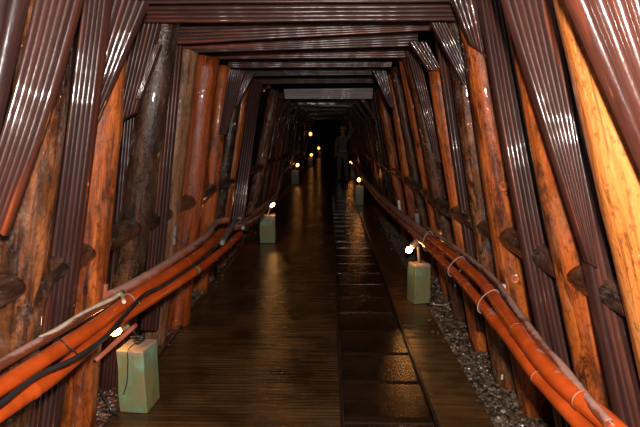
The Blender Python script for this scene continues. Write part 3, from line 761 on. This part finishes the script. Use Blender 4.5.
# lamp on the left block: bare bulb lying on the top edge with a tangle of wire
x, y, w, dp, h = BL[0][:5]
t = empty('block_lamp', (x, y, h+.004)); tag(t, 'bare glowing bulb lying on the left block in a tangle of wire', 'lamp', 'lamps standing on the blocks')
q = atY(116, 331, y-.085)-Vector((x, y, h+.004)); q.z = max(q.z, .02)
b_ = link('bulb', bulb_mesh(.024, 1.3), BULBH, t); b_.matrix_local = frame(q, Vector((.8, .45, .25)), Vector((0, 0, 1))); b_['label'] = 'glowing bulb'
link('socket', tube_mesh('socket', [q+Vector((.8, .45, .25)).normalized()*k for k in (.026, .03, .065, .07)], .016, 12), GREY, t)
s0 = q+Vector((.8, .45, .25)).normalized()*.068
tang = [s0]; rr0 = random.Random(5)
for k in range(14): tang.append(Vector((.0+rr0.uniform(-.03, .04), rr0.uniform(-.035, .02), .012+rr0.uniform(0, .035))))
link('wire_tangle', tube_mesh('wire_tangle', catmull(tang, 6), .0035, 7), CABLE, t)['label'] = 'dark twisted wire'
link('cord', tube_mesh('cord', catmull([tang[-1], Vector((-.01, -.078, .01)), Vector((-.012, -.098, -.06)), Vector((-.02, -.104, -.16)), Vector((-.045, -.103, -.24))], 6), .003, 8), CABLE, t)['label'] = 'thin cord hanging down the block'
plight(Vector((x, y, h))+q+Vector((-.03, -.07, .05)), .5)
lamp((411, 248), BL[1][1]-.07, 1, .026, 'lamp with grey socket and round bright bulb on the right block', True, .5, elbow=(418.5, 240))
lamp((271.5, 206), BL[2][1]-.05, 2, .030, 'small glowing lamp on the second left block', True, .5)
lamp((359, 181), BL[3][1]-.05, 3, .036, 'small glowing lamp on the second right block', False, .35)
lamp((297, 166), BL[4][1]-.05, 4, .042, 'orange glowing lamp on the third left block', False, .45)
lamp((352, 163), BL[5][1]-.05, 5, .045, 'orange glowing lamp beside the standing figure', False, .35)
lamp((311, 155.5), 22.8, 6, .065, 'small orange light far away on the left of the tunnel', False, .35)
lamp((319, 149), 30.9, 7, .08, 'small pale light at the very end of the tunnel', False, .35)
# hanging lamp
c = atY(310.5, 134, 20)
t = empty('hanging_lamp', (c.x, c.y, c.z)); tag(t, 'small orange lamp hanging from the roof high at the far end', 'lamp')
link('bulb', bulb_mesh(.062), BULBF, t)['label'] = 'glowing bulb'
link('cord', tube_mesh('cord', [Vector((0, 0, .13)), Vector((0, 0, 2.36-c.z))], .006, 8), CABLE, t)
link('socket', tube_mesh('socket', [Vector((0, 0, .07)), Vector((0, 0, .15))], .03, 12), GREY, t)
plight(c+Vector((0, -.13, -.02)), .06)

# dead leaves by the left block
vs, fs = [], []; rl_ = random.Random(8)
for i in range(110):
    c = Vector((rl_.uniform(-1.36, -1.17), rl_.uniform(2.2, 3.0), rl_.uniform(.012, .03))); s = rl_.uniform(.012, .028); M = Matrix.Rotation(rl_.uniform(0, 6), 3, 'Z') @ Matrix.Rotation(rl_.uniform(-.6, .6), 3, 'X')
    k = len(vs); vs += [c+M @ Vector(v) for v in ((-s, 0, 0), (-s*.3, s*.35, .004), (s, 0, .002), (-s*.3, -s*.35, .004), (-s*.1, 0, -.003))]; fs += [(k, k+1, k+4), (k+1, k+2, k+4), (k+2, k+3, k+4), (k+3, k, k+4)]
tag(link('dead_leaves', mesh('dead_leaves', vs, fs, False), LEAF), 'brown dead leaves and wood chips on the ground beside the large left block', 'leaves', kind='stuff')

# ------------------------------------------------------------------ the standing mannequin figure
CLOTH = plain('grey_work_jacket', (.16,.14,.13), .8); TROU = plain('dusty_work_trousers', (.15,.13,.105), .85)
SKIN = plain('tanned_skin', (.42,.22,.13), .6); HELM = plain('yellow_helmet', (.62,.33,.04), .3); HAIR = plain('black_hair', (.012,.010,.009), .6); BOOT = plain('black_boots', (.02,.018,.016), .5)
def skin_mesh(pts, edges, rad, sub=2, root=0):
    me = bpy.data.meshes.new('sk'); me.from_pydata(pts, edges, []); o = bpy.data.objects.new('sk', me); C.objects.link(o)
    o.modifiers.new('s', 'SKIN'); 
    sv = me.skin_vertices[0].data
    for i, r in enumerate(rad): sv[i].radius = (r, r) if not hasattr(r, '__len__') else r; sv[i].use_root = (i == root)
    ss = o.modifiers.new('u', 'SUBSURF'); ss.levels = sub; ss.render_levels = sub
    bpy.context.view_layer.update(); dg = bpy.context.evaluated_depsgraph_get()
    out = bpy.data.meshes.new_from_object(o.evaluated_get(dg)); bpy.data.objects.remove(o)
    for p_ in out.polygons: p_.use_smooth = True
    return out
base = atZ(345, 181, 0)
pm = empty('mannequin', (.40, 15.7, 0), math.radians(-12)); tag(pm, 'standing person in a yellow helmet and work clothes, one arm raised, deep in the tunnel', 'mannequin')
# joints: faces -Y
J = [(0,0,.90), (0,.01,1.08), (0,.01,1.24), (0,0,1.36), (0,-.01,1.44),            # pelvis..neck 0-4
     (-.16,.01,1.33), (-.21,0,1.10), (-.20,-.10,.90), (-.20,-.14,.84),              # right arm hanging 5-8
     (.16,.01,1.34), (.27,-.04,1.50), (.25,-.10,1.72), (.25,-.11,1.79),             # left arm raised 9-12
     (-.09,0,.84), (-.11,-.02,.48), (-.12,.02,.10), (-.12,-.12,.04),                # right leg 13-16
     (.09,0,.84), (.12,-.03,.48), (.14,.02,.10), (.15,-.12,.04),                    # left leg 17-20
     (0,-.015,1.50), (0,-.02,1.56), (0,-.02,1.62)]                                     # head 21-23
E_ = [(0,1),(1,2),(2,3),(3,4),(3,5),(5,6),(6,7),(7,8),(3,9),(9,10),(10,11),(11,12),(0,13),(13,14),(14,15),(15,16),(0,17),(17,18),(18,19),(19,20),(4,21),(21,22),(22,23)]
RD = [.13,.125,.145,.10,.052,.062,.046,.032,.03,.062,.046,.032,.03,.085,.060,.042,.036,.085,.060,.042,.036,.065,.085,.07]
k = (1.72)/1.72
body = skin_mesh(J, E_, RD, 2); bo = link('body', body, SKIN, pm)
# clothes: the same skeleton, slightly fuller, cut to their own limbs
jk = [0,1,2,3,5,6,7,9,10,11]; mp = {v: i for i, v in enumerate(jk)}
jacket = skin_mesh([J[i] for i in jk], [(mp[a], mp[b]) for a, b in E_ if a in mp and b in mp], [RD[i]+.018 for i in jk]); link('jacket', jacket, CLOTH, pm)
jk = [0,13,14,15,17,18,19]; mp = {v: i for i, v in enumerate(jk)}
link('trousers', skin_mesh([J[i] for i in jk], [(mp[a], mp[b]) for a, b in E_ if a in mp and b in mp], [RD[i]+.016 for i in jk]), TROU, pm)
for s in (15, 19):
    link('boot', skin_mesh([J[s], (J[s][0], J[s][1]-.01, .05), J[s+1]], [(0,1),(1,2)], [.055,.05,.046]), BOOT, pm)
def fingers(w, dirv, side):
    for i, (o_, l) in enumerate(((-.026, .062), (-.009, .072), (.009, .068), (.025, .055))):
        a = Vector(w)+Vector((o_, 0, 0)); link('finger', tube_mesh('finger', catmull([a, a+dirv*l*.5, a+dirv*l+Vector((0, -.02, 0))], 4), .0085, 8), SKIN, pm)
    a = Vector(w)+Vector((.03*side, 0, 0)); link('thumb', tube_mesh('thumb', [a-dirv*.02, a+Vector((.02*side, -.01, 0))+dirv*.01, a+Vector((.03*side, -.02, 0))+dirv*.035], .010, 8), SKIN, pm)
fingers(J[8], Vector((0, -.3, -1)).normalized(), 1); fingers(J[12], Vector((0, -.1, 1)).normalized(), -1)
# face and helmet
def blob(name, c, sx, sy, sz, mat, cut=None):
    bm = bmesh.new(); bmesh.ops.create_uvsphere(bm, u_segments=20, v_segments=14, radius=1)
    for v in bm.verts: v.co = Vector((v.co.x*sx, v.co.y*sy, v.co.z*sz))
    if cut is not None:
        bmesh.ops.bisect_plane(bm, geom=bm.verts[:]+bm.edges[:]+bm.faces[:], plane_co=(0, 0, cut), plane_no=(0, 0, -1), clear_outer=True)
        bmesh.ops.holes_fill(bm, edges=bm.edges[:])
    me = bm_mesh(name, bm, True); o = link(name, me, mat, pm); o.location = c; return o
blob('nose', (0, -.108, 1.555), .013, .022, .024, SKIN)
for s in (-1, 1):
    blob('eye', (s*.030, -.095, 1.58), .012, .008, .008, WHITE); blob('ear', (s*.088, -.01, 1.565), .012, .022, .032, SKIN)
blob('mouth', (0, -.096, 1.515), .024, .008, .006, plain('lip', (.30,.10,.08), .5))
blob('hair', (0, .015, 1.60), .090, .092, .085, HAIR, -.02)
he = blob('helmet', (0, -.005, 1.625), .112, .135, .10, HELM, -.01)
bm = bmesh.new(); bmesh.ops.create_cone(bm, cap_ends=True, segments=24, radius1=.13, radius2=.12, depth=.012)
for v in bm.verts: v.co.y = v.co.y*1.2-.012
o = link('brim', bm_mesh('brim', bm), HELM, pm); o.location = (0, -.005, 1.622)

# ------------------------------------------------------------------ light, world, camera
l = bpy.data.lights.new('camera_flash', 'POINT'); l.energy = 320; l.shadow_soft_size = .045; l.color = (1, .93, .86)
fo = bpy.data.objects.new('camera_flash', l); C.objects.link(fo); fo.location = (.06, -.05, 1.70)
w = bpy.data.worlds.new('World'); S.world = w; w.use_nodes = True
w.node_tree.nodes['Background'].inputs[0].default_value = (.9, .6, .45, 1); w.node_tree.nodes['Background'].inputs[1].default_value = .008
cd = bpy.data.cameras.new('Camera'); cam = bpy.data.objects.new('Camera', cd); C.objects.link(cam)
cd.sensor_width = 36; cd.lens = 500/640*36; cd.clip_start = .02; cd.clip_end = 100
cam.location = (0, 0, H); cam.rotation_euler = CAMROT.to_euler(); S.camera = cam
S.view_settings.view_transform = 'Standard'; S.view_settings.look = 'None'; S.view_settings.gamma = 1; S.view_settings.exposure = 0
